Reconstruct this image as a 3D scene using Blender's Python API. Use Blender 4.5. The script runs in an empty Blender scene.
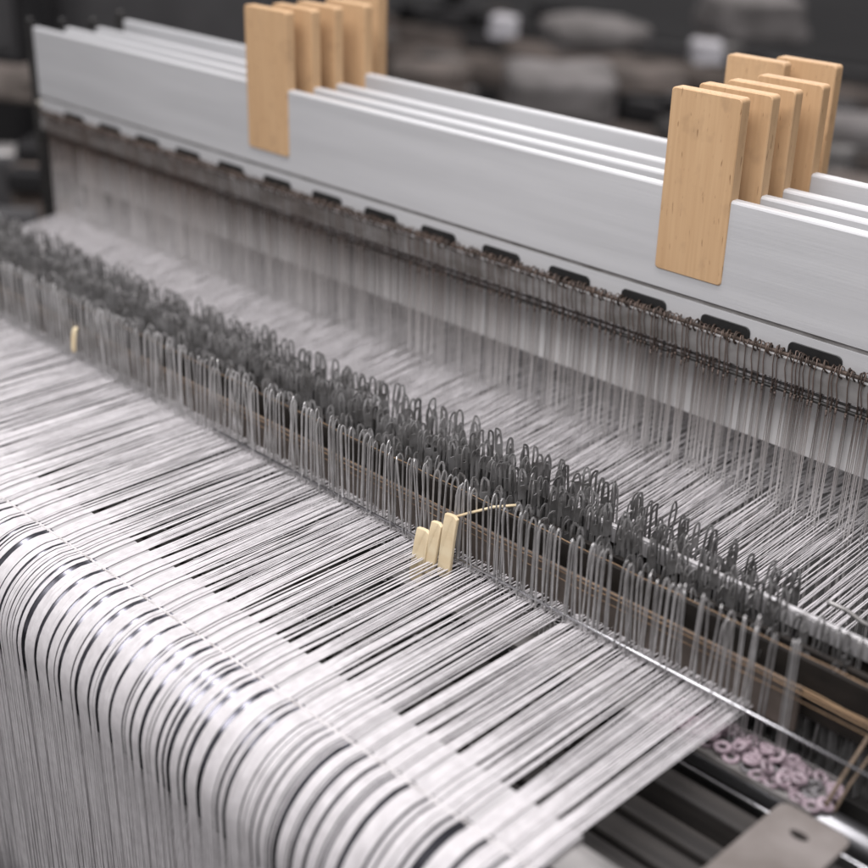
import bpy, math, random
from mathutils import Vector, Matrix
R0 = random.Random(7)
sc = bpy.context.scene
col = sc.collection
rad = math.radians

# ------------------------------------------------------------------ materials
def mat(name, base, rough=.5, metal=0.0, spec=.5, base2=None, nscale=(20, 20, 20), ndetail=4, bump=0.0, bscale=None, coat=0.0, lo=.35, hi=.65, rvar=0.0, sheen=0.0, objrand=0.0):
    m = bpy.data.materials.new(name); m.use_nodes = True
    nt = m.node_tree; b = nt.nodes['Principled BSDF']; L = nt.links
    b.inputs['Base Color'].default_value = (*base, 1)
    b.inputs['Roughness'].default_value = rough
    b.inputs['Metallic'].default_value = metal
    b.inputs['Specular IOR Level'].default_value = spec
    b.inputs['Coat Weight'].default_value = coat
    b.inputs['Sheen Weight'].default_value = sheen
    tc = nt.nodes.new('ShaderNodeTexCoord')
    def noise(s, d=4):
        mp = nt.nodes.new('ShaderNodeMapping'); mp.inputs['Scale'].default_value = s
        n = nt.nodes.new('ShaderNodeTexNoise'); n.inputs['Scale'].default_value = 1; n.inputs['Detail'].default_value = d
        L.new(tc.outputs['Object'], mp.inputs[0]); L.new(mp.outputs[0], n.inputs['Vector']); return n
    last = None
    if base2:
        n = noise(nscale, ndetail)
        r = nt.nodes.new('ShaderNodeMapRange'); r.inputs['From Min'].default_value = lo; r.inputs['From Max'].default_value = hi
        L.new(n.outputs['Fac'], r.inputs['Value'])
        mx = nt.nodes.new('ShaderNodeMix'); mx.data_type = 'RGBA'
        mx.inputs[6].default_value = (*base, 1); mx.inputs[7].default_value = (*base2, 1)
        L.new(r.outputs[0], mx.inputs[0]); L.new(mx.outputs[2], b.inputs['Base Color']); last = mx.outputs[2]
        if rvar:
            rr = nt.nodes.new('ShaderNodeMapRange'); rr.inputs['To Min'].default_value = rough - rvar; rr.inputs['To Max'].default_value = rough + rvar
            L.new(n.outputs['Fac'], rr.inputs['Value']); L.new(rr.outputs[0], b.inputs['Roughness'])
    if objrand:
        oi = nt.nodes.new('ShaderNodeObjectInfo')
        rr = nt.nodes.new('ShaderNodeMapRange'); rr.inputs['To Min'].default_value = 1 - objrand; rr.inputs['To Max'].default_value = 1 + objrand * .4
        L.new(oi.outputs['Random'], rr.inputs['Value'])
        vm = nt.nodes.new('ShaderNodeVectorMath'); vm.operation = 'SCALE'
        if last: L.new(last, vm.inputs[0])
        else: vm.inputs[0].default_value = base
        L.new(rr.outputs[0], vm.inputs['Scale']); L.new(vm.outputs[0], b.inputs['Base Color'])
    if bump:
        n2 = noise(bscale or nscale, 6)
        bp = nt.nodes.new('ShaderNodeBump'); bp.inputs['Strength'].default_value = bump; bp.inputs['Distance'].default_value = .001
        L.new(n2.outputs['Fac'], bp.inputs['Height']); L.new(bp.outputs[0], b.inputs['Normal'])
    return m

M = {}
M['alu'] = mat('brushed_aluminium', (.53, .535, .545), .40, .25, .5, (.60, .605, .615), (3, 30, 50), 8, .12, (14, 200, 500), rvar=.04)
M['alu_edge'] = mat('bare_aluminium', (.62, .62, .63), .35, .6, .5, (.7, .7, .7), (4, 60, 160), 4, .05, (8, 200, 600))
M['panel'] = mat('pale_aluminium', (.78, .775, .77), .5, .05, .5, (.84, .835, .83), (4, 20, 40), 5, .05)
M['bedend'] = mat('darkened_bed_end', (.26, .25, .245), .5, .2, .4, (.17, .165, .16), (30, 30, 30), 6, .1)  # exposed end of the bed, colour darkened to keep it from blowing out
M['soot'] = mat('oily_black_bar', (.010, .0085, .0075), .65, .0, .25, (.022, .018, .015), (30, 60, 60), 6, .2)
M['shaft'] = mat('satin_shaft', (.32, .32, .33), .30, .9, .5, (.24, .24, .25), (20, 60, 60), 4, rvar=.06)
M['steel'] = mat('polished_steel', (.6, .6, .62), .18, 1.0, .5, (.5, .5, .52), (10, 40, 40), 3, rvar=.05)
M['rail'] = mat('drop_rail_steel', (.66, .65, .66), .35, .45, .5, (.38, .37, .37), (160, 30, 30), 5, .1, (80, 80, 80))
M['railgrey'] = mat('dull_rail', (.36, .35, .345), .5, .5, .5, (.2, .19, .18), (30, 30, 60), 5, .1)
M['roller'] = mat('roller_steel', (.09, .09, .105), .22, .9, .5, (.14, .14, .16), (6, 80, 80), 3, rvar=.04)
M['plate'] = mat('guide_bed', (.42, .41, .415), .45, .0, .4, (.34, .33, .335), (15, 30, 30), 5)
M['dark'] = mat('dark_cast_metal', (.025, .024, .024), .5, .3, .5, (.05, .048, .045), (14, 14, 14), 6, .2, (60, 60, 60), rvar=.1)
M['black'] = mat('black_plastic', (.012, .012, .012), .45, 0, .4, (.02, .02, .02), (40, 40, 40))
M['slat'] = mat('dark_slat', (.022, .020, .019), .6, .1, .3, (.042, .038, .035), (6, 90, 90), 6, .2, (10, 120, 120), rvar=.1)
M['taupe'] = mat('taupe_bar', (.11, .090, .078), .6, .1, .4, (.07, .057, .048), (25, 40, 40), 6, .2)
M['gold'] = mat('brass_wire', (.36, .24, .14), .42, .5, .5, (.20, .13, .08), (50, 40, 40), 4)
M['dropl'] = mat('pale_drop_wire', (.58, .575, .575), .36, .5, .5, (.40, .395, .39), (60, 60, 60), 4, objrand=.35)
M['dropd'] = mat('dark_drop_wire', (.42, .415, .415), .33, .55, .5, (.21, .205, .20), (80, 80, 60), 4, objrand=.45)
M['heddle'] = mat('tarnished_heddle_wire', (.58, .56, .55), .42, .25, .5, (.72, .70, .695), (40, 40, 14), 4, objrand=.35)
M['coil'] = mat('brown_coil', (.035, .026, .021), .55, .3, .4, (.08, .056, .043), (90, 90, 90))
M['yarn'] = mat('white_yarn', (.66, .64, .65), .36, 0, .8, (.56, .54, .55), (120, 120, 120), 5, .25, (900, 900, 900), sheen=.15, objrand=.05)
M['yarnbeam'] = mat('wound_yarn', (.52, .50, .50), .65, 0, .3, (.42, .40, .40), (260, 3, 3), 6, .3, (900, 60, 60), sheen=.1)
M['cord'] = mat('grey_cord', (.42, .40, .395), .6, 0, .3, (.62, .60, .60), (70, 60, 60), 3, .4, (700, 700, 700), lo=.38, hi=.5)
M['ivory'] = mat('ivory_plastic', (.70, .60, .41), .45, 0, .4, (.60, .47, .29), (25, 25, 60), 5, coat=.1)
M['pink'] = mat('pink_ceramic', (.42, .34, .375), .3, 0, .6, (.22, .165, .19), (120, 120, 120), 4, objrand=.4)
M['greyring'] = mat('grey_ceramic', (.17, .16, .165), .4, 0, .5, (.11, .105, .11), (120, 120, 120), objrand=.4)
M['brown_cord'] = mat('brown_cord', (.20, .15, .11), .7, 0, .3, (.12, .09, .065), (300, 300, 300), 3)
M['warmplate'] = mat('worn_grey_paint', (.19, .17, .16), .55, .15, .35, (.125, .108, .098), (26, 26, 26), 6, .1)
M['brass_bolt'] = mat('bolt', (.3, .28, .25), .4, .8)
M['floor'] = mat('workshop_concrete', (.035, .034, .034), .6, 0, .3, (.020, .0195, .0195), (1.5, 1.5, 1.5), 6)
M['bgdark'] = mat('machine_black', (.012, .012, .013), .5, .2, .4, (.028, .027, .028), (5, 5, 5), 5)
M['bggrey'] = mat('machine_grey', (.085, .083, .085), .5, .1, .4, (.055, .054, .056), (4, 4, 4), 5)
M['cloth'] = mat('folded_grey_cloth', (.34, .32, .315), .8, 0, .2, (.17, .16, .155), (6, 6, 9), 4)
M['cloth2'] = mat('white_cloth', (.80, .79, .83), .8, 0, .2, (.62, .61, .64), (9, 9, 9), 4)
M['cloth3'] = mat('taupe_cloth', (.24, .205, .185), .8, 0, .2, (.11, .095, .085), (6, 6, 6), 4)

def wood():
    m = bpy.data.materials.new('beech_wood'); m.use_nodes = True
    nt = m.node_tree; b = nt.nodes['Principled BSDF']; L = nt.links
    tc = nt.nodes.new('ShaderNodeTexCoord'); oi = nt.nodes.new('ShaderNodeObjectInfo')
    ad = nt.nodes.new('ShaderNodeVectorMath'); ad.operation = 'ADD'
    cx = nt.nodes.new('ShaderNodeCombineXYZ')
    mu = nt.nodes.new('ShaderNodeMath'); mu.operation = 'MULTIPLY'; mu.inputs[1].default_value = 7
    L.new(oi.outputs['Random'], mu.inputs[0]); L.new(mu.outputs[0], cx.inputs[0]); L.new(mu.outputs[0], cx.inputs[2])
    L.new(tc.outputs['Object'], ad.inputs[0]); L.new(cx.outputs[0], ad.inputs[1])
    def noise(s, d=5):
        mp = nt.nodes.new('ShaderNodeMapping'); mp.inputs['Scale'].default_value = s
        n = nt.nodes.new('ShaderNodeTexNoise'); n.inputs['Scale'].default_value = 1; n.inputs['Detail'].default_value = d
        L.new(ad.outputs[0], mp.inputs[0]); L.new(mp.outputs[0], n.inputs['Vector']); return n
    def mix(f, a, c):
        x = nt.nodes.new('ShaderNodeMix'); x.data_type = 'RGBA'; L.new(f, x.inputs[0])
        if hasattr(a, 'is_linked'): L.new(a, x.inputs[6])
        else: x.inputs[6].default_value = (*a, 1)
        x.inputs[7].default_value = (*c, 1); return x.outputs[2]
    def rng(v, a, c, t0=0, t1=1):
        r = nt.nodes.new('ShaderNodeMapRange'); r.inputs['From Min'].default_value = a; r.inputs['From Max'].default_value = c
        r.inputs['To Min'].default_value = t0; r.inputs['To Max'].default_value = t1
        L.new(v, r.inputs['Value']); return r.outputs[0]
    g = noise((260, 260, 9), 6)
    c = mix(rng(g.outputs['Fac'], .35, .7), (.54, .36, .205), (.48, .31, .17))
    big = noise((14, 14, 5), 3)
    c = mix(rng(big.outputs['Fac'], .45, .7, 0, .45), c, (.43, .265, .14))
    fl = noise((420, 420, 60), 2)
    c = mix(rng(fl.outputs['Fac'], .66, .71, 0, .75), c, (.20, .11, .05))
    gr = noise((60, 60, 40), 8); c = mix(rng(gr.outputs['Fac'], .56, .80, 0, .5), c, (.26, .17, .10))
    L.new(c, b.inputs['Base Color']); b.inputs['Roughness'].default_value = .55; b.inputs['Specular IOR Level'].default_value = .3
    bp = nt.nodes.new('ShaderNodeBump'); bp.inputs['Strength'].default_value = .15; bp.inputs['Distance'].default_value = .0005
    L.new(g.outputs['Fac'], bp.inputs['Height']); L.new(bp.outputs[0], b.inputs['Normal'])
    return m
M['wood'] = wood()
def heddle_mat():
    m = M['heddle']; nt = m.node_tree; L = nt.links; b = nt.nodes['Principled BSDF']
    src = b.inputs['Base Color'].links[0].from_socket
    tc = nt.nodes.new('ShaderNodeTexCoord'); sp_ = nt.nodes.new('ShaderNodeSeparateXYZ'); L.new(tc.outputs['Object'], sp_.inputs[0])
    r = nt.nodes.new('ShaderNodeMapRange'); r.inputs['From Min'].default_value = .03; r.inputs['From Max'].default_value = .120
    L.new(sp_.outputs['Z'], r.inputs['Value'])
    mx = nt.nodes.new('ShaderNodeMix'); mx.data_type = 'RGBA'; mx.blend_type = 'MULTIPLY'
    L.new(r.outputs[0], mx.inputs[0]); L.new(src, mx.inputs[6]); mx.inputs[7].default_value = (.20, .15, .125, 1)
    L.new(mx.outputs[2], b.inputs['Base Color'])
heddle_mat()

# ------------------------------------------------------------------ mesh helpers
class MB:
    def __init__(s): s.v = []; s.f = []; s.sm = []
    def add(s, vs, fs, smooth=False):
        o = len(s.v); s.v += [tuple(p) for p in vs]
        s.f += [tuple(i + o for i in q) for q in fs]; s.sm += [smooth] * len(fs)
    def box(s, a, b):
        x0, y0, z0 = a; x1, y1, z1 = b
        s.add([(x0,y0,z0),(x1,y0,z0),(x1,y1,z0),(x0,y1,z0),(x0,y0,z1),(x1,y0,z1),(x1,y1,z1),(x0,y1,z1)],
              [(0,3,2,1),(4,5,6,7),(0,1,5,4),(1,2,6,5),(2,3,7,6),(3,0,4,7)])
    def prism_x(s, prof, x0, x1, smooth=False):       # profile in (y,z)
        n = len(prof)
        vs = [(x0, y, z) for y, z in prof] + [(x1, y, z) for y, z in prof]
        s.add(vs, [(i, (i+1) % n, n + (i+1) % n, n + i) for i in range(n)], smooth)
        s.add(vs, [tuple(range(n))[::-1], tuple(range(n, 2*n))])
    def prism_y(s, prof, y0, y1, bev=0):              # profile in (x,z)
        n = len(prof)
        cx = sum(p[0] for p in prof)/n; cz = sum(p[1] for p in prof)/n
        def ring(y, k):
            out = []
            for x, z in prof:
                dx, dz = x-cx, z-cz; 
                out.append((x - math.copysign(min(k, abs(dx)), dx), y, z - math.copysign(min(k, abs(dz)), dz)))
            return out
        rs = [ring(y0, bev), ring(y0+bev, 0), ring(y1-bev, 0), ring(y1, bev)] if bev else [ring(y0, 0), ring(y1, 0)]
        vs = [p for r in rs for p in r]; fs = []
        for k in range(len(rs)-1):
            fs += [(k*n+i, (k+1)*n+i, (k+1)*n+(i+1) % n, k*n+(i+1) % n) for i in range(n)]
        fs += [tuple(range(n)), tuple(range((len(rs)-1)*n, len(rs)*n))[::-1]]
        s.add(vs, fs)
    def prism_z(s, prof, z0, z1, holes=None):
        n = len(prof); vs = [(x, y, z0) for x, y in prof] + [(x, y, z1) for x, y in prof]
        s.add(vs, [(i, (i+1) % n, n + (i+1) % n, n + i) for i in range(n)] + [tuple(range(n))[::-1], tuple(range(n, 2*n))])
    def tube(s, path, r, n=5, closed=False, caps=True):
        P = [Vector(p) for p in path]; k = len(P)
        vs = []; up = Vector((0, 0, 1)); prev = None
        for i in range(k):
            if closed: t = P[(i+1) % k] - P[i-1]
            else: t = P[min(i+1, k-1)] - P[max(i-1, 0)]
            t.normalize()
            if prev is None:
                a = up if abs(t.z) < .9 else Vector((1, 0, 0))
                u = t.cross(a).normalized()
            else:
                u = prev - t*prev.dot(t)
                if u.length < 1e-6: u = t.orthogonal()
                u.normalize()
            prev = u; w = t.cross(u)
            rr = r[i] if isinstance(r, (list, tuple)) else r
            for j in range(n):
                a = 2*math.pi*j/n; vs.append(P[i] + (u*math.cos(a) + w*math.sin(a))*rr)
        fs = []
        for i in range(k if closed else k-1):
            i2 = (i+1) % k
            for j in range(n): fs.append((i*n+j, i*n+(j+1) % n, i2*n+(j+1) % n, i2*n+j))
        if not closed and caps: fs += [tuple(range(n))[::-1], tuple(range((k-1)*n, k*n))]
        s.add(vs, fs, True)
    def ribbon(s, path, w, t, side, closed=False):    # flat strip bent in the plane whose normal is `side`
        P = [Vector(p) for p in path]; S = Vector(side).normalized(); k = len(P); vs = []
        for i in range(k):
            if closed: d = P[(i+1) % k] - P[i-1]
            else: d = P[min(i+1, k-1)] - P[max(i-1, 0)]
            nn = d.cross(S).normalized()*(w/2); q = S*(t/2)
            vs += [P[i]+nn+q, P[i]-nn+q, P[i]-nn-q, P[i]+nn-q]
        fs = []
        for i in range(k if closed else k-1):
            i2 = (i+1) % k
            for j in range(4): fs.append((i*4+j, i*4+(j+1) % 4, i2*4+(j+1) % 4, i2*4+j))
        if not closed: fs += [(3, 2, 1, 0), (k*4-4, k*4-3, k*4-2, k*4-1)]
        s.add(vs, fs)
    def cyl_x(s, y, z, r, x0, x1, n=24): s.tube([(x0, y, z), (x1, y, z)], r, n)
    def mesh(s, name, m):
        me = bpy.data.meshes.new(name); me.from_pydata(s.v, [], s.f)
        me.polygons.foreach_set('use_smooth', s.sm)
        me.materials.append(m); me.update(); return me
    def build(s, name, m, parent=None, bevel=0):
        o = bpy.data.objects.new(name, s.mesh(name, m)); col.objects.link(o)
        if parent: o.parent = parent
        if bevel:
            b = o.modifiers.new('bevel', 'BEVEL'); b.width = bevel; b.segments = 3; b.limit_method = 'ANGLE'; b.angle_limit = rad(35)
        return o
def tag(o, label=None, cat=None, group=None, kind=None):
    if label: o['label'] = label
    if cat: o['category'] = cat
    if group: o['group'] = group
    if kind: o['kind'] = kind
    return o
def empty(name, loc=(0, 0, 0)):
    o = bpy.data.objects.new(name, None); o.empty_display_size = .02; col.objects.link(o); o.location = loc; return o

# ------------------------------------------------------------------ camera (metres, warp sheet at z=0)
CAM = Vector((0, 0, .55))
RX = Vector((0.70358373, 0.71018233, 0.02471836))
RD = Vector((0.31978934, -0.2853714, -0.90349208))
RF = Vector((-0.6345902, 0.64358699, -0.42789141))
cam = bpy.data.cameras.new('camera'); co = bpy.data.objects.new('camera', cam); col.objects.link(co)
co.matrix_world = Matrix(((RX.x, -RD.x, -RF.x, CAM.x), (RX.y, -RD.y, -RF.y, CAM.y), (RX.z, -RD.z, -RF.z, CAM.z), (0, 0, 0, 1)))
cam.sensor_width = 36; cam.lens = 36*1346.08/868; cam.clip_end = 100; cam.clip_start = .02
cam.dof.use_dof = True; cam.dof.focus_distance = 1.07; cam.dof.aperture_fstop = 3.1; cam.dof.aperture_blades = 9
sc.camera = co
def at(px, py, dist):                                  # a point on the sight line of a photo pixel
    d = RX*((px-434)/1346.08) + RD*((py-434)/1346.08) + RF
    return CAM + d*dist

# ------------------------------------------------------------------ heddle frames
FY = [.927, .958, .990, 1.030, 1.097, 1.124]
FT = [.260, .260, .2605, .2675, .232, .228]
X0, X1 = [-1.684, -1.655, -1.63, -1.625, -1.6, -1.6], [.05]*6
FL = ['front heddle frame, pale aluminium crossbar with two wooden blocks, closest to the warp droppers',
      'second heddle frame from the front, aluminium bar directly behind the front one',
      'third heddle frame, thin aluminium top edge with beech blocks between second and fourth',
      'fourth heddle frame from the front, aluminium bar set apart behind the close three',
      'fifth heddle frame, low bar hidden, its beech block rising left in the rear pair',
      'rearmost heddle frame, low bar hidden, its beech block rising last behind all the others']
BR = [(-.6510, -.5830), (-.6460, -.5750), (-.6398, -.5738), (-.6364, -.5722), (-.7127, -.6510), (-.6771, -.6145)]
BL = [(-1.2202, -1.1490), (-1.2105, -1.1430), (-1.2080, -1.1425), (-1.2060, -1.1390), (-1.254, -1.190), (-1.280, -1.216)]
def rrect(x0, z0, x1, z1, r, n=4):
    out = []
    for cx, cz, a0 in ((x1-r, z0+r, -90), (x1-r, z1-r, 0), (x0+r, z1-r, 90), (x0+r, z0+r, 180)):
        for k in range(n+1):
            a = rad(a0 + 90*k/n); out.append((cx + r*math.cos(a), cz + r*math.sin(a)))
    return out
def topbar_profile(y, t, z0, th=.0105):
    r = .0022
    return [(y, z0), (y, t-r), (y+.0007, t-.0007), (y+r, t), (y+th-r, t), (y+th-.0007, t-.0007), (y+th, t-r), (y+th, z0)]
for i, y in enumerate(FY):
    root = empty('loom_harness', (X0[i], y, FT[i]))
    tag(root, FL[i], 'heddle frame', 'heddle frames of the loom')
    off = Vector(root.location)
    def part(mb, name, m, bevel=0, parent=None):
        o = mb.build(name, m, parent or root, bevel)
        mb_off = -off if parent is None else Vector((0, 0, 0))
        o.location = mb_off
        return o
    t = FT[i]
    b = MB(); b.prism_x(topbar_profile(y, t, .1705), X0[i], X1[i]); bar = part(b, 'crossbar', M['alu'])
    if i == 0:
        b = MB(); b.prism_x([(y+.0020, .1704), (y+.0020, .1664), (y+.009, .1664), (y+.009, .1704)], X0[i], X1[i]); part(b, 'groove', M['railgrey'], parent=bar)
        b = MB(); b.prism_x([(y+.0003, .1662), (y+.0003, .1490), (y+.0035, .1490), (y+.0035, .1662)], X0[i], X1[i]); lip = part(b, 'lower_lip', M['alu'])
        x = -.5132
        ks = []
        k = 0
        while x - .0853*k > X0[i] + .01: ks.append(x - .0853*k); k += 1
        ks += [x + .0853*j for j in (1, 2, 3, 4)]
        for xk in ks:
            b = MB(); b.prism_y(rrect(xk, .140, xk+.049, .1596, .0050), y-.0013, y+.0001, .0004)
            part(b, 'retaining_clip', M['black'], parent=lip)
        b = MB(); b.prism_x([(y-.0076, .1275), (y-.0076, .1466), (y-.0056, .1470), (y-.0056, .1275)], X0[i]+.01, X1[i]); rl = part(b, 'heddle_rail', M['railgrey'])
        b = MB(); b.box((X0[i]+.01, y-.0080, .1467), (X1[i], y-.0052, .1475)); part(b, 'rail_edge', M['alu_edge'], parent=rl)
        b = MB(); b.cyl_x(y-.0030, .1175, .0018, X0[i]+.01, X1[i], 10); b.cyl_x(y-.0025, .1225, .0012, X0[i]+.01, X1[i], 8); part(b, 'lower_rod', M['dark'])
        b = MB(); hp = []; hr = random.Random(3); x = X0[i]+.012; a = 0
        while x < X1[i]:
            rr_ = .0042 + .0008*math.sin(x*311) + hr.uniform(-.0003, .0003)
            hp.append((x + .0022*math.sin(a*.37), y-.0062 + rr_*math.cos(a), .1500 + rr_*math.sin(a))); a += .62; x += .00060 + .0003*math.sin(x*170)
        b.tube(hp, .00072, 5); cl_ = part(b, 'binding_coil', M['coil'])
        b = MB(); b.cyl_x(y-.0035, .1485, .0018, X0[i]+.01, X1[i], 10); part(b, 'coil_core', M['coil'], parent=cl_)
    else:
        b = MB(); b.box((X0[i], y+.001, .150), (X1[i], y+.005, .1702)); part(b, 'lower_lip', M['alu'])
    if i == 1:
        b = MB(); b.prism_x([(y+.004, .0475), (y+.004, .0975), (y+.0046, .0985), (y+.010, .0985), (y+.010, .0475)], X0[i], X1[i]); part(b, 'shed_panel', M['panel'])
    # side stay at the left end
    b = MB(); b.box((X0[i]-.019, y-.001, -.20), (X0[i]-.0005, y+.009, t+.003)); 
    b.tube([(X0[i]-.010, y+.002, t+.003), (X0[i]-.010, y+.002, t+.011)], .004, 8); part(b, 'side_stay', M['dark'])
    b = MB(); b.tube([(X0[i]-.004, y-.0025, .158), (X0[i]-.004, y+.002, .158)], .006, 10); part(b, 'stay_bolt', M['brass_bolt'])
    for q in (BL[i], BR[i]):
        zlow = .187 if i < 4 else .178
        b = MB(); b.prism_y(rrect(q[0], zlow - off.z, q[1], .3415 - off.z, .0035, 5), 0, .0122, .0008)
        # local frame of the block at its lower corner keeps the grain object-space
        o = b.build('guide_block', M['wood'], root); o.location = (-off.x, -.0013, 0)

# ------------------------------------------------------------------ heddles
def heddle_mesh(kind, seed, full=True):
    r = random.Random(seed); b = MB(); w = .00048
    zt = .1520 + r.uniform(-.0010, .0022); tw = .1145 + r.uniform(-.003, .003)
    lean = r.uniform(-.0012, .0012)
    n = 7; arc = []
    for k in range(n+1):
        a = math.pi*k/n
        arc.append((lean*.5 + .0007*math.sin(3*a), -.0036 + .0076*(1-math.cos(a))/2, .1475 + (zt-.1475+.001)*math.sin(a)))
    path = [(0, 0, tw), (.0008, -.0028, tw+.012), (lean, -.0036, .140)] + arc + [(lean, .0040, .140), (-.0006, .0034, tw+.012), (0, 0, tw)]
    b.tube(path, w, 5)
    for sgn in (1, -1):                                # the two wires below the twist, with eye
        p = [(0, 0, tw)]
        for z, d in ((tw-.004, .0006), (tw-.02, .0005), (.07, .0007), (.03, .0004), (.022, .0011), (.016, .0013), (.010, .0011), (.004, .0004), (-.012, .0004), (-.06, .0005), (-.13, .0005)):
            p.append((sgn*d + lean*(tw-z)*6 + r.uniform(-.0002, .0002), sgn*d*.4, z))
        b.tube(p, w, 4)
    for z in (tw-.001, tw+.001): b.tube([(0, 0, z-.0016), (0, 0, z+.0016)], .0011, 6)
    return b
VAR = [heddle_mesh('h', s) for s in range(9)]
meshes = [v.mesh('heddle', M['heddle']) for v in VAR]
eye = [.016, .022, .010, .020, .014, .012]
hx = []
for i in range(6):
    x = -.345 - .004*i
    r = random.Random(50+i)
    while x > -1.655:
        step = r.choice([.0034, .0044, .0056, .0070, .0090]) if x > -.9 else r.choice([.0034, .0042, .0055, .007])
        step *= (1, 1.7, 2.4, 3, 4, 5)[i]
        x -= step; hx.append((i, x, FY[i]-(.0062 if i == 0 else .001), r.uniform(-.0006, .0006), r.randrange(9), r.uniform(-.12, .12)))
def camdist(x, y, z): return (Vector((x, y, z)) - CAM).length
hx.sort(key=lambda h: camdist(h[1], h[2], .07) + (.0 if h[0] == 0 else .12*h[0]))
rest = MB()
for n_, (i, x, y, z, k, yaw) in enumerate(hx):
    if n_ < 300:
        o = bpy.data.objects.new('heddle', meshes[k]); col.objects.link(o)
        o.location = (x, y, z); o.rotation_euler = (0, 0, yaw)
        tag(o, 'thin twin-wire heddle looped over the rail under the aluminium frame, nearer right half', 'heddle', 'wire heddles hanging from the frames')
    else:
        v = VAR[k]; c, s = math.cos(yaw), math.sin(yaw)
        rest.add([(x + c*a - s*b_, y + s*a + c*b_, z + d) for a, b_, d in v.v], v.f, True)
o = rest.build('distant_heddles', M['heddle'])
tag(o, 'dense blurred curtain of brown wire heddles toward the far left and rear', 'heddles', kind='stuff')

# ------------------------------------------------------------------ warp stop motion: bars, wires, droppers
XR = -.10; XL = -1.95
root = empty('stop_motion_rack', (-.9, .72, 0)); tag(root, 'dark rack of long bars with brass wires and a silver rail carrying the droppers', 'dropper rack')
def rp(mb, name, m, bevel=0):
    o = mb.build(name, m, root, bevel); o.location = (.9, -.72, 0); return o
b = MB(); b.box((-.560, .7385, .036), (XR, .7425, .0505)); rp(b, 'silver_rail', M['rail'], .0008)
b = MB(); b.box((XL, .7390, .036), (-.5605, .7420, .047)); rp(b, 'contact_bar', M['dark'], .0005)
b = MB(); b.box((XL, .686, -.004), (-.335, .690, .031)); rp(b, 'taupe_bar', M['taupe'], .0006)
for yy, z0, z1 in ((.6975, .003, .0455), (.7170, .0, .040), (.752, -.02, .030), (.776, -.03, .0)):
    b = MB(); b.box((XL, yy, z0), (XR, yy+.0045, z1)); rp(b, 'contact_bar', M['soot'], .0005)
def wire(y, z, r, x1, amp, seed, name='brass_wire', m='gold'):
    rr = random.Random(seed); p = []; x = XL
    while x < x1: p.append((x, y + rr.uniform(-amp, amp), z + rr.uniform(-amp, amp))); x += .022
    p.append((x1, y, z)); b = MB(); b.tube(p, r, 5); rp(b, name, M[m])
wire(.6795, .0372, .00042, XR, .0005, 1); wire(.6790, .0335, .00042, XR, .0006, 2); wire(.6795, .0272, .0003, XR, .0007, 3)
wire(.6985, .0475, .0004, XR, .0005, 4); wire(.6945, .0245, .0005, XR, .0006, 6)
b = MB(); b.box((XL, .700, -.14), (XR, .790, -.045)); rp(b, 'rack_bed', M['dark'])
b = MB()
tq = random.Random(8); x = XR
while x > -.55:
    wd = tq.uniform(.0012, .0055); x -= wd + tq.uniform(.0006, .0035)
    b.box((x, .7376, .0368), (x+wd, .7384, .0497 - tq.uniform(0, .002)))
rp(b, 'rail_reflection_strips', M['rail'])  # raised strips imitate the droppers' reflections on the rail face
b = MB(); b.cyl_x(.6688, .0075, .0011, -.95, XR, 12)
o = b.build('steel_rod', M['steel']); tag(o, 'thin polished steel rod along the foot of the front dropper row', 'rod')

def drop_light(seed):
    r = random.Random(seed); b = MB(); w = .0027 + r.uniform(-.0004, .0005); h = .0725 + r.uniform(-.0015, .0015); sk = r.uniform(.3, 1.0)
    path = [(0, -w, -.022), (0, -w-.0002, .02), (0, -w+.0002, h-.0095), (0, -w+.0004+.0006*sk, h-.005), (0, -w*.35+.0006*sk, h-.0012), (0, .0004*sk+w*.15, h), (0, w*.75, h-.0014), (0, w*1.05, h-.0045), (0, w, h-.010), (0, w-.0002, .02), (0, w, -.022)]
    b.ribbon(path, .0013, .0007, (1, 0, 0))
    return b
def drop_dark(seed):
    r = random.Random(seed); b = MB(); w = .0035 + r.uniform(-.0003, .0005); h = .0705 + r.uniform(-.005, .003); nk = .0027 + r.uniform(-.0005, .0005); bend = r.uniform(-.0026, .0026); sk = r.uniform(-1.2, 1.6)
    path = [(0, -w+.0008, .046), (0, -w+.0009, .053), (0, -nk-.0003, .0565), (0, -nk, h-.0055), (bend*.5, -nk*.72+.0004*sk, h-.0020), (bend, -nk*.2+.0009*sk, h-.0002), (bend, nk*.35+.0008*sk, h-.0006), (bend*.6, nk*.85, h-.0026), (0, nk, h-.0065), (0, nk+.0003, .0565), (0, w-.0009, .053), (0, w-.0008, .046)]
    b.ribbon(path, .0018, .0006, (1, 0, 0))
    for sg in (-1, 1): b.box((-.0003, min(sg*w, sg*(w-.0022)), -.02), (.0003, max(sg*w, sg*(w-.0022)), .0480))     # slotted blade
    b.box((-.00025, -w+.0023, -.02), (.00025, w-.0023, .012 + r.uniform(0, .02)))
    if r.random() < .4: b.box((-.00022, -nk, .0475), (.00022, nk, .0475 + r.uniform(.006, .014)))
    return b
LV = [drop_light(100+s) for s in range(8)]; DV = [drop_dark(200+s) for s in range(16)]
LM = [v.mesh('dropper', M['dropl']) for v in LV]; DM = [v.mesh('dropper', M['dropd']) for v in DV]
drops = []
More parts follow.
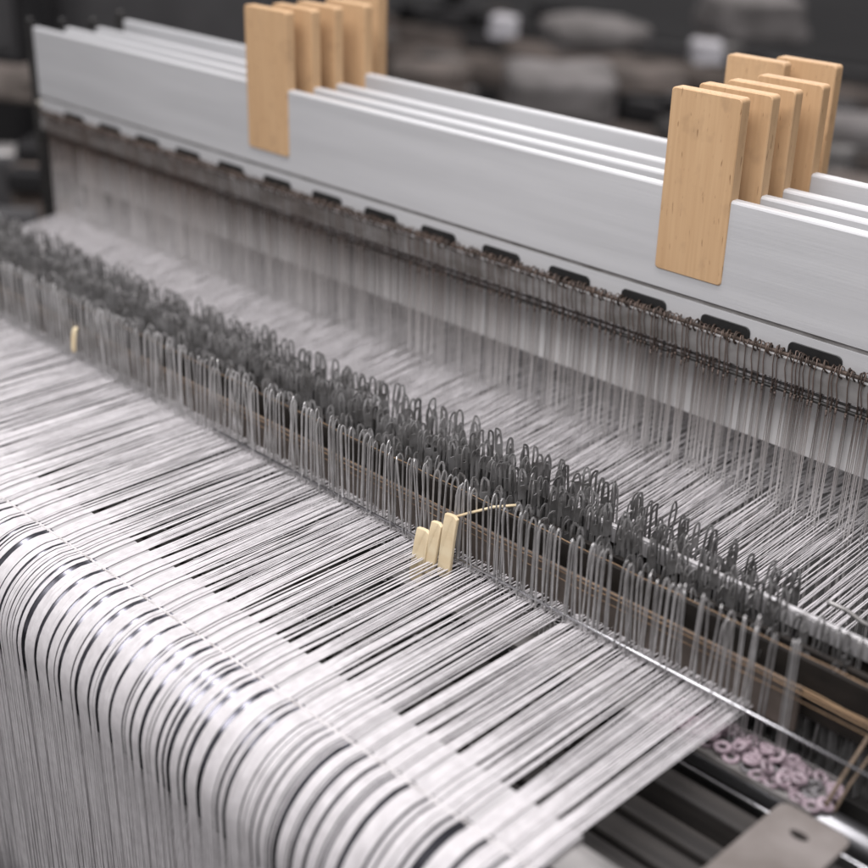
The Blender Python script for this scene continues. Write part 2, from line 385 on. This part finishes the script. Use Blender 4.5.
def row(y, zt, kind, xa, steps, seed, tiltmax=.03):
    r = random.Random(seed); x = xa
    while x > -1.75:
        # clumps of three to six wires, then a small gap
        for _ in range(r.choice([2, 3, 3, 4, 5, 6])):
            x -= r.uniform(*steps)
            drops.append((kind, x, y + r.uniform(-.0018, .0018), zt + r.gauss(0, .0015), (r.uniform(-.45, .45) if r.random() < .8 else r.uniform(-1, 1)) if kind == 'l' else r.gauss(-.30, .22), r.gauss(0, tiltmax), r.gauss(0, tiltmax), r.randrange(8) if kind == 'l' else r.randrange(16)))
        x -= r.uniform(.001, .006)
row(.672, .001, 'l', -.329, (.0038, .0064), 1)
row(.7060, -.012, 'd', -.265, (.0048, .0075), 2, .045)
row(.7235, -.001, 'd', -.255, (.0046, .0072), 3, .045)
row(.7330, -.005, 'd', -.372, (.0052, .0090), 14, .05)
row(.7500, -.006, 'd', -.375, (.0046, .0072), 4, .05)
row(.7640, .000, 'd', -.385, (.0046, .0070), 5, .05)
# on the right the rear rows are thin and sunk
dd = []
rr = random.Random(9)
for d in drops:
    kind, x, y, z, yaw, tx, ty, k = d
    if y > .74 and x > -.50:
        z -= .011*min(1, (x+.50)/.08)
    if .69 < y < .729 and x > -.50: z -= .011*min(1, (x+.50)/.05)
    if y < .69 and x > -.36 and rr.random() < .25: continue
    dd.append((kind, x, y, z, yaw, tx, ty, k))
drops = dd
drops.sort(key=lambda d: camdist(d[1], d[2], .05) + (0 if d[0] == 'l' else (.1 if d[2] < .73 else .04)))
restL, restD = MB(), MB()
nl = 0
for n_, (kind, x, y, z, yaw, tx, ty, k) in enumerate(drops):
    if n_ < 300:
        me = LM[k] if kind == 'l' else DM[k]
        o = bpy.data.objects.new('dropper', me); col.objects.link(o)
        o.location = (x, y, z); o.rotation_euler = (tx, ty, yaw)
        if kind == 'l': tag(o, 'pale slim steel dropper with hooked top in the front row, right of the far left', 'dropper', 'pale front row droppers')
        elif y < .74: tag(o, 'dark steel dropper with looped head in the middle rows, before the silver rail', 'dropper', 'dark middle row droppers')
        else: tag(o, 'dark steel dropper with open looped head in the back rows, behind the silver rail', 'dropper', 'dark back row droppers')
    else:
        v = LV[k] if kind == 'l' else DV[k]
        Mx = Matrix.Translation((x, y, z)) @ Matrix.Rotation(yaw, 4, 'Z') @ Matrix.Rotation(ty, 4, 'Y') @ Matrix.Rotation(tx, 4, 'X')
        (restL if kind == 'l' else restD).add([Mx @ Vector(p) for p in v.v], v.f)
tag(restL.build('distant_front_droppers', M['dropl']), 'blurred pale droppers of the front row toward the far left edge', 'droppers', kind='stuff')
tag(restD.build('distant_dark_droppers', M['dropd']), 'blurred dark droppers of the rear rows crowded toward the far left', 'droppers', kind='stuff')

# ------------------------------------------------------------------ warp threads
# roller: centre y .455 z -.058 r .0578 ; guide bed ridge
RC, RZ, RR = .455, -.0585, .0580
bed = []
for k in range(13):
    u = k/12; y = .4635 + (.505-.4635)*u
    z = -.0026 + .0020*math.sin(math.pi*min(1, (y-.4635)/.030)*.5)
    bed.append((y, z))
def base_path():
    P = [(.4005, -.42), (.3985, -.30), (.3980, -.20), (.3975, -.13), (.3972, -.085)]
    for k in range(0, 15):
        a = rad(180 - 6.2*k*1.0)
        P.append((RC + RR*math.cos(a), RZ + RR*math.sin(a)))
    P += [(.4605, -.0012)]
    for y, z in bed[1::2]: P.append((y, z+.0005))
    P += [(.54, .0002), (.58, .0004), (.62, .0006), (.655, .0008), (.672, .0010), (.70, .001), (.735, .001), (.77, .0006), (.81, .0004), (.85, .0002)]
    return P
BP = base_path()
tr = random.Random(21)
xs = []; x = -.3680; xd = []
while x > -1.635:
    n = tr.choice([2, 3, 4, 5, 6, 8, 10, 13, 16])
    av = tr.uniform(.00098, .00122); x_start = x
    for q_ in range(n):
        xs.append(x_start - q_*.00083 - tr.uniform(0, .00012)); xd.append(x_start - ((q_//2)*2 + .5 + (.22 if q_ % 2 else -.22) + tr.uniform(-.22, .22))*av)
    x = x_start - n*av - (tr.uniform(.0006, .0022) if tr.random() < .3 else 0)
threads = []
ph = [tr.uniform(0, 6.28) for _ in range(6)]
for j, x in enumerate(xs):
    r_ = tr.uniform(.00035, .00045)
    fr = j % 6
    low = .0008*math.sin(x*47+ph[0]) + .0007*math.sin(x*113+ph[1]) + .0006*math.sin(x*231+ph[2])
    e1 = tr.gauss(0, .00035) + low + xd[j] - x; e2 = tr.gauss(0, .0018) + low*1.5 + xd[j] - x
    if tr.random() < .04: e1 += tr.uniform(-.006, .006)
    zj = tr.gauss(0, .0010); zm = tr.gauss(0, .0006)
    P = []
    for (y, z) in BP:
        if y <= .505: dx = 0; dz = tr.uniform(-.00012, .00012)
        elif y < .66: u = (y-.505)/(.655-.505); dx = e1*u + tr.uniform(-.00012, .00012); dz = zj*u + zm*math.sin(math.pi*u)
        elif y < .775: dx = e1 + tr.uniform(-.0004, .0004); dz = zj
        else: u = (y-.77)/.12; dx = e1 + (e2-e1)*min(1, u*.6) + tr.uniform(-.0002, .0002); dz = zj*(1-u*.5)
        if y > .775: dz += eye[fr]*.9*(y-.77)/(FY[fr]-.782)
        if z < -.01 and y < .45: dx += tr.uniform(-.00006, .00006) + (-(z)-.06)*0.02*math.sin(j*1.7) * (1 if z < -.06 else 0)
        P.append((x+dx, y, z+dz))
    ye = FY[fr]; ze = eye[fr]
    P.append((x+e2, ye-.012, ze*.92)); P.append((x+e2, ye, ze)); P.append((x+e2*.6, ye+.03, ze*.8)); P.append((x, 1.22, 0))
    threads.append((P, r_))
restT = MB(); under = random.Random(61); ux = -.369
while ux > -1.62:
    ux -= under.uniform(.0010, .0016)
    restT.tube([(ux, .428, -.1112), (ux, .4115, -.135), (ux, .4060, -.20), (ux+under.uniform(-.001, .001), .4055, -.43)], .00048, 4)
for n_, (P, r_) in enumerate(threads):
    if n_ < 300:
        b = MB(); b.tube(P, r_, 5); o = b.build('warp_thread', M['yarn'])
        tag(o, 'fine white warp thread of the right part, running over the roller and through the droppers', 'thread', 'white warp threads')
    else: restT.tube(P, r_, 5)
tag(restT.build('warp_thread_sheet', M['yarn']), 'dense sheet of fine white warp threads covering the left part of the loom', 'threads', kind='stuff')

# lint clinging to threads at the dropper feet
b = MB(); lr = random.Random(4)
for _ in range(3800):
    x = lr.uniform(-1.45, -.375); y = lr.choice([lr.gauss(.669, .005), lr.gauss(.669, .005), lr.gauss(.673, .008), lr.uniform(.51, .66), lr.gauss(.80, .03)]); z = .002 + abs(lr.gauss(0, .0025))
    L = lr.uniform(.002, .007); a = lr.uniform(0, 6.28); p = Vector((x, y, z)); pts = [p]
    for k in range(4):
        a += lr.uniform(-.9, .9); p = p + Vector((math.cos(a), math.sin(a), lr.uniform(-.35, .35)))*L/4; pts.append(Vector((p.x, p.y, max(p.z, .001))))
    b.tube(pts, .00011, 3, caps=False)
tag(b.build('lint', M['yarn']), 'loose white lint fibres on the threads at the dropper feet', 'lint', kind='stuff')

b = MB(); kr = random.Random(15)
for P, r_ in threads:
    if kr.random() < .75:
        x, y, z = P[-12 + 0] if False else min(P, key=lambda p: abs(p[1]-.672))
        o_ = kr.uniform(-.004, .003); a = kr.uniform(-.5, .5)
        b.tube([(x-.0012*a, y+o_-.0015, z+.0002), (x+kr.uniform(-.001, .001), y+o_, z+kr.uniform(.0008, .0032)), (x+.0012, y+o_+.002, z+.0002)], .0003, 4)
tag(b.build('thread_loops', M['yarn']), 'tiny raised loops of white thread along the feet of the front droppers', 'thread loops', kind='stuff')

# lease cord lying across the threads in front of the roller crest
b = MB(); cr = random.Random(12)
for s_ in (0, 1):
    p = []; x = -1.75; k = 0
    while x < -.345:
        p.append((x, .4632 + .0009*math.sin(k*1.57 + s_*3.14) + cr.uniform(-.0003, .0003), -.0012 + .0004*math.cos(k*1.57 + s_*3.14))); x += .0016; k += 1
    b.tube(p, .00055, 5)
tag(b.build('lease_cord', M['cord']), 'twisted grey lease cord laid across the white threads beside the roller', 'cord')

# roller and guide bed
root = empty('back_rest_roller', (-1.0, RC, RZ)); tag(root, 'polished dark steel roller under the white threads at the near edge', 'roller')
b = MB(); b.tube([(-.86, 0, 0), (.66, 0, 0)], RR-.0007, 96); b.build('roller_body', M['roller'], root)
b = MB(); b.tube([(.66, 0, 0), (.80, 0, 0)], .016, 24); b.build('axle', M['steel'], root)
b = MB(); b.prism_x([(.4640, -.016), (.4635, -.0050)] + [(y, z-.0003) for y, z in bed[1:]] + [(.5056, -.0015), (.5056, -.016)], -1.85, -.366)
b2 = MB(); b2.prism_x([(.4640, -.017), (.4640, -.0075), (.469, -.0050), (.495, -.0040), (.5040, -.0060), (.5040, -.017)], -.3655, -.15)
tag(b2.build('bed_end', M['bedend'], None), 'dull grey metal end of the guide bed, colour darkened against glare, past the last thread at the bottom edge', 'metal block')
tag(b.build('guide_bed', M['plate'], None), 'pale metal guide bed under the threads between roller and dark slats', 'guide bed')
# yarn beam behind the hanging sheet
root = empty('warp_beam', (-1.0, .610, -.38)); tag(root, 'large beam wound with greyish white yarn behind the hanging threads', 'warp beam')
b = MB(); b.tube([(-.9, 0, 0), (.63, 0, 0)], .2, 128); b.build('yarn_winding', M['yarnbeam'], root)
b = MB(); b.tube([(.6305, 0, 0), (.642, 0, 0)], .215, 64); b.build('flange', M['dark'], root)

# ------------------------------------------------------------------ under-warp machine bed on the right
root = empty('slatted_bed', (-.9, .58, -.06)); tag(root, 'dark slatted metal bed under the front threads', 'loom bed')
def sp(mb, name, m, bevel=0):
    o = mb.build(name, m, root, bevel); o.location = (.9, -.58, .06); return o
for y0, y1, z0, z1 in ((.512, .524, -.05, -.022), (.531, .549, -.07, -.040), (.557, .578, -.07, -.043), (.588, .606, -.075, -.047), (.612, .631, -.07, -.034)):
    b = MB(); b.box((XL, y0, z0), (XR, y1, z1)); sp(b, 'slat', M['slat'], .003)
b = MB(); b.box((XL, .507, -.10), (XR, .70, -.085)); sp(b, 'bed_floor', M['dark'])
b = MB(); b.cyl_x(.6345, -.0300, .0014, -.46, XR, 10); o = b.build('bed_rod', M['steel']); tag(o, 'thin shiny rod running along the dark slats beside the ring tray', 'rod')
b = MB(); b.cyl_x(.661, -.0375, .0105, -.60, XR, 40); o = b.build('chrome_shaft', M['shaft']); tag(o, 'thick chrome shaft leaving the ring tray toward the right edge', 'shaft')
# ring tray
root = empty('ring_tray', (-.39, .668, -.026)); tag(root, 'shallow grey steel tray of small rings below the front droppers', 'tray')
b = MB(); b.box((-.30, -.021, 0), (.095, .017, .0015)); b.box((-.30, -.0225, 0), (.095, -.0212, .004)); b.box((-.30, .0172, 0), (.095, .0179, .006)); b.build('tray_body', M['railgrey'], root)
def ringmesh(R_, r_, m):
    b = MB(); b.tube([(R_*math.cos(2*math.pi*k/20), R_*math.sin(2*math.pi*k/20), 0) for k in range(20)], r_, 10, closed=True); return b.mesh('ring', m)
rg = [ringmesh(.0045, .0019, M['pink']), ringmesh(.0041, .0020, M['pink']), ringmesh(.0042, .0017, M['greyring'])]
q = random.Random(31); placed = []
tries = 0
while len(placed) < 82 and tries < 30000:
    tries += 1; lay = 0 if len(placed) < 42 else (1 if len(placed) < 72 else 2)
    x = q.uniform(-.42 + .01*lay, -.290 - .003*lay); y = q.uniform(.652 + .002*lay, .681 - .002*lay)
    if any((x-a)**2 + (y-c)**2 < (.0090 if l == lay else .003)**2 for a, c, l in placed) and tries < 20000: continue
    placed.append((x, y, lay))
    g = 2 if (lay == 0 and q.random() < .22) else q.choice([0, 1])
    o = bpy.data.objects.new('ceramic_ring', rg[g]); col.objects.link(o)
    o.location = (x, y, -.0228 + lay*.0034); o.rotation_euler = (q.gauss(.05, .2)*(1+lay*.3), q.gauss(0, .2)*(1+lay*.3), 0)
    if g == 2: tag(o, 'small dull grey ring lying among the pink rings in the tray', 'ring', 'grey rings in the tray')
    else: tag(o, 'small pink ceramic ring heaped in the tray under the droppers', 'ring', 'pink rings in the tray')

# grey plate with an oval hole
def plate():
    out = []; x0, x1, y0, y1, c = -.3010, -.2530, .42, .6185, .007
    outer = [(x0, y0), (x1, y0)]
    for cx, cy, a0 in ((x1-c, y1-c, 0), (x0+c, y1-c, 90)):
        for k in range(6): a = rad(a0+18*k); outer.append((cx+c*math.cos(a), cy+c*math.sin(a)))
    hole = [(-.2775+.0062*math.cos(rad(a)), .5985+.0036*math.sin(rad(a))) for a in range(0, 360, 15)]
    me = bpy.data.meshes.new('plate'); import bmesh
    bm = bmesh.new()
    def loop(pts, z): 
        vs = [bm.verts.new((x, y, z)) for x, y in pts]; return vs, [bm.edges.new((vs[i], vs[(i+1) % len(vs)])) for i in range(len(vs))]
    tops = []
    for z in (-.0035, 0):
        v1, e1 = loop(outer, z); v2, e2 = loop(hole, z)
        bmesh.ops.triangle_fill(bm, use_beauty=True, edges=e1+e2); tops.append((v1, v2))
    for k in (0, 1):
        A, B = tops[0][k], tops[1][k]; n = len(A)
        for i in range(n): bm.faces.new((A[i], A[(i+1) % n], B[(i+1) % n], B[i]))
    bmesh.ops.recalc_face_normals(bm, faces=bm.faces); bm.to_mesh(me); bm.free(); me.materials.append(M['warmplate'])
    o = bpy.data.objects.new('mounting_plate', me); col.objects.link(o)
    bv = o.modifiers.new('b', 'BEVEL'); bv.width = .0006; bv.segments = 2; bv.limit_method = 'ANGLE'; bv.angle_limit = rad(40)
    return o
tag(plate(), 'worn grey metal plate with one oval hole at the bottom right corner', 'plate')
b = MB(); b.box((-.296, .43, -.10), (-.258, .52, -.004)); tag(b.build('plate_bracket', M['dark'], None, .002), 'dark bracket holding up the grey plate with the oval hole', 'bracket')

# brown cords at the right edge
def cord(pts, r, label):
    b = MB(); b.tube(pts, r, 8); tag(b.build('hanging_cord', M['brown_cord']), label, 'cord')
cord([at(884, 712, .87), at(860, 750, .86), at(843, 776, .85), at(829, 800, .852), at(816, 826, .87), at(806, 850, .89)], .0014, 'brown cord crossing behind the grey plate, left strand of the two')
cord([at(886, 734, .88), at(866, 762, .865), at(850, 784, .855), at(836, 808, .855), at(824, 834, .875), at(812, 860, .89)], .0012, 'brown cord crossing behind the grey plate, right strand of the two')

# dark machine side beyond the right selvedge
root = empty('loom_side_frame', (-.2, .85, -.1)); tag(root, 'dark machine casting beside the right edge of the rear warp sheet', 'loom side')
b = MB(); b.box((-.170, -.085, -.12), (.12, .045, .060)); b.build('casting', M['dark'], root, .006)
b = MB(); b.box((-.150, -.035, .0602), (.12, .022, .068)); b.build('ledge', M['slat'], root, .002)
b = MB(); b.tube([at(828, 602, .955) - root.location, at(846, 610, .955) - root.location, at(862, 622, .95) - root.location, at(884, 634, .95) - root.location], .0018, 8); b.build('guide_wire', M['railgrey'], root)

# ivory lease clips
def clip(px, py0, py1, yy, w, label, tilt):
    def onY(px, py, Y):
        d = RX*((px-434)/1346.08) + RD*((py-434)/1346.08) + RF; return CAM + d*(Y/d.y)
    a = onY(px, py0, yy); c = onY(px, py1, yy)
    root = empty('ivory_clip', (c.x, yy, c.z)); tag(root, label, 'clip', 'ivory plastic clips')
    h = a.z - c.z; b = MB(); prof = []
    for k in range(9):
        u = k/8; prof.append((tilt*u*h + .0008*math.sin(u*3.1), u*h))
    left = [(x-w/2 + (.0012 if i == 0 else 0), z) for i, (x, z) in enumerate(prof)]
    right = [(x+w/2 - (.0012 if i == 0 else 0), z - (0.0 if i < 8 else .0008)) for i, (x, z) in enumerate(prof)]
    top = [(prof[-1][0]+w*.2, h+.0012), (prof[-1][0]-w*.2, h+.0008)]
    pts = right + top + left[::-1]
    n = len(pts); vs = [(x, -.0016 + .004*(z/h)**3, z) for x, z in pts] + [(x, .0016 + .004*(z/h)**3, z) for x, z in pts]
    b.add(vs, [(i, n+i, n+(i+1) % n, (i+1) % n) for i in range(n)] + [tuple(range(n)), tuple(range(n, 2*n))[::-1]])
    b.build('blade', M['ivory'], root, .0006)
    return root, h
clip(415.5, 529, 581, .655, .0145, 'ivory plastic clip leftmost of the trio before the droppers', .10)
clip(428.5, 522, 574, .657, .0115, 'ivory plastic clip between the other two of the trio', .10)
r3, h3 = clip(443.5, 515, 577, .659, .0135, 'ivory plastic clip rightmost of the trio, with a thin stem into the droppers', .06)
b = MB(); b.tube([(.001, .003, h3-.003), (.014, .012, h3+.004), (.030, .022, h3+.012), (.042, .034, h3+.014)], .0011, 8); b.build('stem', M['ivory'], r3)
clip(74, 330, 352, .655, .006, 'small blurred ivory clip alone at the far left of the droppers', 0)

# ------------------------------------------------------------------ workshop background
b = MB(); b.box((-40, -12, -1.02), (20, 40, -.95)); tag(b.build('floor', M['floor']), kind='structure')
bg = random.Random(77)
def lump(c, size, m, name, label, cat, seed, rot=0, group=None, power=.55):
    # soft folded bundle: rounded box displaced by waves
    b = MB(); r = random.Random(seed); nu, nv = 36, 18; vs = []
    ph_ = [r.uniform(0, 6) for _ in range(6)]
    sg = lambda v, p: math.copysign(abs(v)**p, v)
    for i in range(nv+1):
        th = -math.pi/2 + math.pi*i/nv
        for j in range(nu):
            a = 2*math.pi*j/nu
            x = sg(math.cos(th), power)*sg(math.cos(a), power); y = sg(math.cos(th), power)*sg(math.sin(a), power); z = sg(math.sin(th), power)
            k = 1 + .09*math.sin(4*x+ph_[0]+3*z) + .07*math.sin(4*y+ph_[1]) + .03*math.sin(9*z+ph_[2]+4*x)
            vs.append((x*size[0]/2*k, y*size[1]/2*k, z*size[2]/2*k))
    fs = [(i*nu+j, i*nu+(j+1) % nu, (i+1)*nu+(j+1) % nu, (i+1)*nu+j) for i in range(nv) for j in range(nu)]
    b.add(vs, fs, True); o = b.build(name, m); o.location = c; o.rotation_euler = (0, 0, rot)
    tag(o, label, cat, group); return o
def loom(c, sx, sy, top, label, seed, m='bgdark', rot=.0):
    root = empty('distant_loom', (c.x, c.y, -.95)); root.rotation_euler = (0, 0, rot); tag(root, label, 'loom', 'dark looms across the workshop')
    h = top + .95; r = random.Random(seed)
    b = MB(); b.box((-sx/2, -sy/2, 0), (sx/2, sy/2, h*.62)); b.build('body', M[m], root, .02)
    for s in (-1, 1):
        b = MB(); b.box((s*sx/2 - .06, -sy*.48, h*.621), (s*sx/2 + .06, sy*.48, h)); b.build('end_frame', M[m], root, .02)
    b = MB(); b.cyl_x(-sy*.3, h*.75, .09, -sx/2+.0605, sx/2-.0605, 24); b.build('cloth_roller', M['cloth3'], root)
    b = MB(); b.box((-sx/2+.061, sy*.05, h*.80), (sx/2-.061, sy*.12, h*.95)); b.build('crossbar', M['bggrey'], root, .01)
    for k in range(22):
        bx = r.uniform(-sx/2, sx/2); by = r.uniform(-sy*.5, sy*.45); wz = r.uniform(.02, .12); wx = r.uniform(.03, .22); wy = r.uniform(.03, .15); z0 = h*r.uniform(.72, 1.02)
        if r.random() < .65:
            b = MB(); b.box((bx, by, z0), (bx+wx, by+wy, z0+wz)); b.build('housing', M[r.choice(['bggrey', 'bggrey', 'cloth3', 'bgdark', 'bgdark', 'railgrey'])], root, .012)
        else:
            b = MB(); b.tube([(bx, by, z0), (bx+wx*1.6, by, z0)], r.uniform(.012, .045), 16); b.build('shaft', M[r.choice(['railgrey', 'cloth3', 'bggrey'])], root)
    b = MB(); b.cyl_x(sy*.35, h*.85, .03, -sx/2+.0605, sx/2-.0605, 16); b.build('rear_roller', M['bgdark'], root)
A = [(560, 135, 4.2, 1.7, .8, 'dark loom across the aisle, right behind the pale frame bars'),
     (770, 120, 4.6, 1.4, .9, 'dark loom behind the right group of wooden blocks'),
     (440, 110, 5.2, 1.6, .9, 'dark loom seen between the two groups of wooden blocks'),
     (640, 40, 6.6, 3.0, 1.0, 'dark loom in the far row, upper right'),
     (400, 30, 7.2, 2.6, 1.0, 'dark loom in the far row, upper middle')]
for k, (px, py, d, sx, sy, lab) in enumerate(A):
    c = at(px, py, d); loom(c, sx, sy, c.z, lab, k, rot=.05*k)
lumpd = [
 (592, 34, 4.9, (.36, .34, .11), 'cloth', 'folded_cloth', 'flat pile of grey cloth on a far loom, centre of the upper background'),
 (560, 92, 4.0, (.36, .3, .13), 'cloth', 'folded_cloth', 'long grey cloth pile lying lower, just above the frame bars'),
 (640, 78, 4.3, (.22, .25, .06), 'cloth3', 'folded_cloth', 'thin taupe cloth stack left of the rear wooden blocks'),
 (752, 14, 5.0, (.46, .3, .15), 'cloth', 'folded_cloth', 'big rounded grey cloth bale at the upper right'),
 (503, 26, 4.8, (.11, .1, .07), 'cloth2', 'cloth_bundle', 'small bright white bundle in the upper background'),
 (706, 52, 4.6, (.12, .1, .07), 'cloth2', 'cloth_bundle', 'small bluish white bundle left above the right wooden blocks'),
 (846, 132, 4.0, (.2, .3, .09), 'cloth', 'folded_cloth', 'grey cloth pile at the right edge beside the rearmost block'),
 (848, 192, 3.6, (.18, .2, .07), 'cloth3', 'folded_cloth', 'taupe cloth pile low at the right edge above the frame bars'),
 (430, 78, 4.4, (.26, .25, .08), 'cloth3', 'folded_cloth', 'taupe cloth pile right of the left wooden blocks'),
 (470, 130, 4.0, (.3, .25, .05), 'bggrey', 'folded_cloth', 'dark grey cloth just over the bars near the left blocks'),
]
for k, (px, py, d, size, m, nm, lab) in enumerate(lumpd):
    lump(at(px, py, d), size, M[m], nm, lab, 'cloth', 300+k, rot=-.75 + bg.uniform(-.2, .2), power=.36)
# left: grey cabinet, post, far machines
def cab(c0, c1, m, label, name='machine_cabinet'):
    root = empty(name, (c0[0], c0[1], -.95)); tag(root, label, 'cabinet')
    w, d, z0, z1 = c1
    root.rotation_euler = (0, 0, rad(45))
    b = MB(); b.box((0, 0, z0+.95), (w, d, z1+.95)); b.build('housing', M[m], root, .015)
    b = MB(); b.box((.05, -.012, z0+.95+.03), (w-.05, -.001, z1+.95-.05)); b.build('door', M[m], root, .006)
    if z0 > -.9:
        b = MB(); b.box((.02, .05, 0), (w-.02, d-.05, z0+.95)); b.build('plinth', M['bgdark'], root)
c = at(-40, 62, 3.4); cab(c, (.185, .5, c.z, .9), 'bggrey', 'grey machine cabinet at the upper left corner, left of the dark post')
c = at(44, 50, 3.6); cab(c, (.62, .5, c.z-.15, .9), 'bggrey', 'wide grey machine cabinet behind the left end of the frame bars')
b = MB(); c = at(35, 60, 3.3); b.box((c.x-.03, c.y-.03, -.95), (c.x+.03, c.y+.03, .9)); tag(b.build('steel_post', M['bgdark'], None, .005), 'dark upright post at the upper left between two grey cabinets', 'post')
lump(at(12, 82, 3.0), (.20, .2, .07), M['cloth3'], 'cloth_bundle', 'brownish cloth bundle under the left grey cabinet', 'cloth', 41, rot=.8)
c = at(10, 200, 2.7); loom(c, 1.0, .5, c.z+.12, 'dark loom low at the far left edge beside the frames', 17, rot=.7)

# ------------------------------------------------------------------ light
w = bpy.data.worlds.new('World'); sc.world = w; w.use_nodes = True
w.node_tree.nodes['Background'].inputs[0].default_value = (.88, .85, .875, 1); w.node_tree.nodes['Background'].inputs[1].default_value = .38
def area(name, loc, aim, sx, sy, power, c):
    l = bpy.data.lights.new(name, 'AREA'); l.shape = 'RECTANGLE'; l.size = sx; l.size_y = sy; l.energy = power; l.color = c
    o = bpy.data.objects.new(name, l); col.objects.link(o); o.location = loc
    o.rotation_euler = (Vector(aim) - Vector(loc)).to_track_quat('-Z', 'Y').to_euler()
area('ceiling_lamp_rear', (-.9, 2.6, 2.3), (-.8, .5, 0), 3.2, .7, 28, (1, .975, .995))
area('overhead_fill_middle', (-.95, .54, 2.1), (-.95, .56, 0), 2.8, .26, 46, (1, .972, .988))  # added strip light: brightens the rear warp and puts sheen on the roller crest
area('fill_light_front', (-.38, -.45, 1.7), (-.60, .93, .15), 1.5, .8, 36, (1, .97, .98))  # added fill aimed at the bar front faces, no known lamp there
area('ceiling_lamp_far', (-3.5, 5.5, 2.8), (-3, 4, -.5), 3.0, 1.0, 60, (1, .95, .93))
sc.view_settings.view_transform = 'Standard'; sc.view_settings.look = 'None'; sc.view_settings.exposure = 0; sc.view_settings.gamma = 1
sc.cycles.use_denoising = True
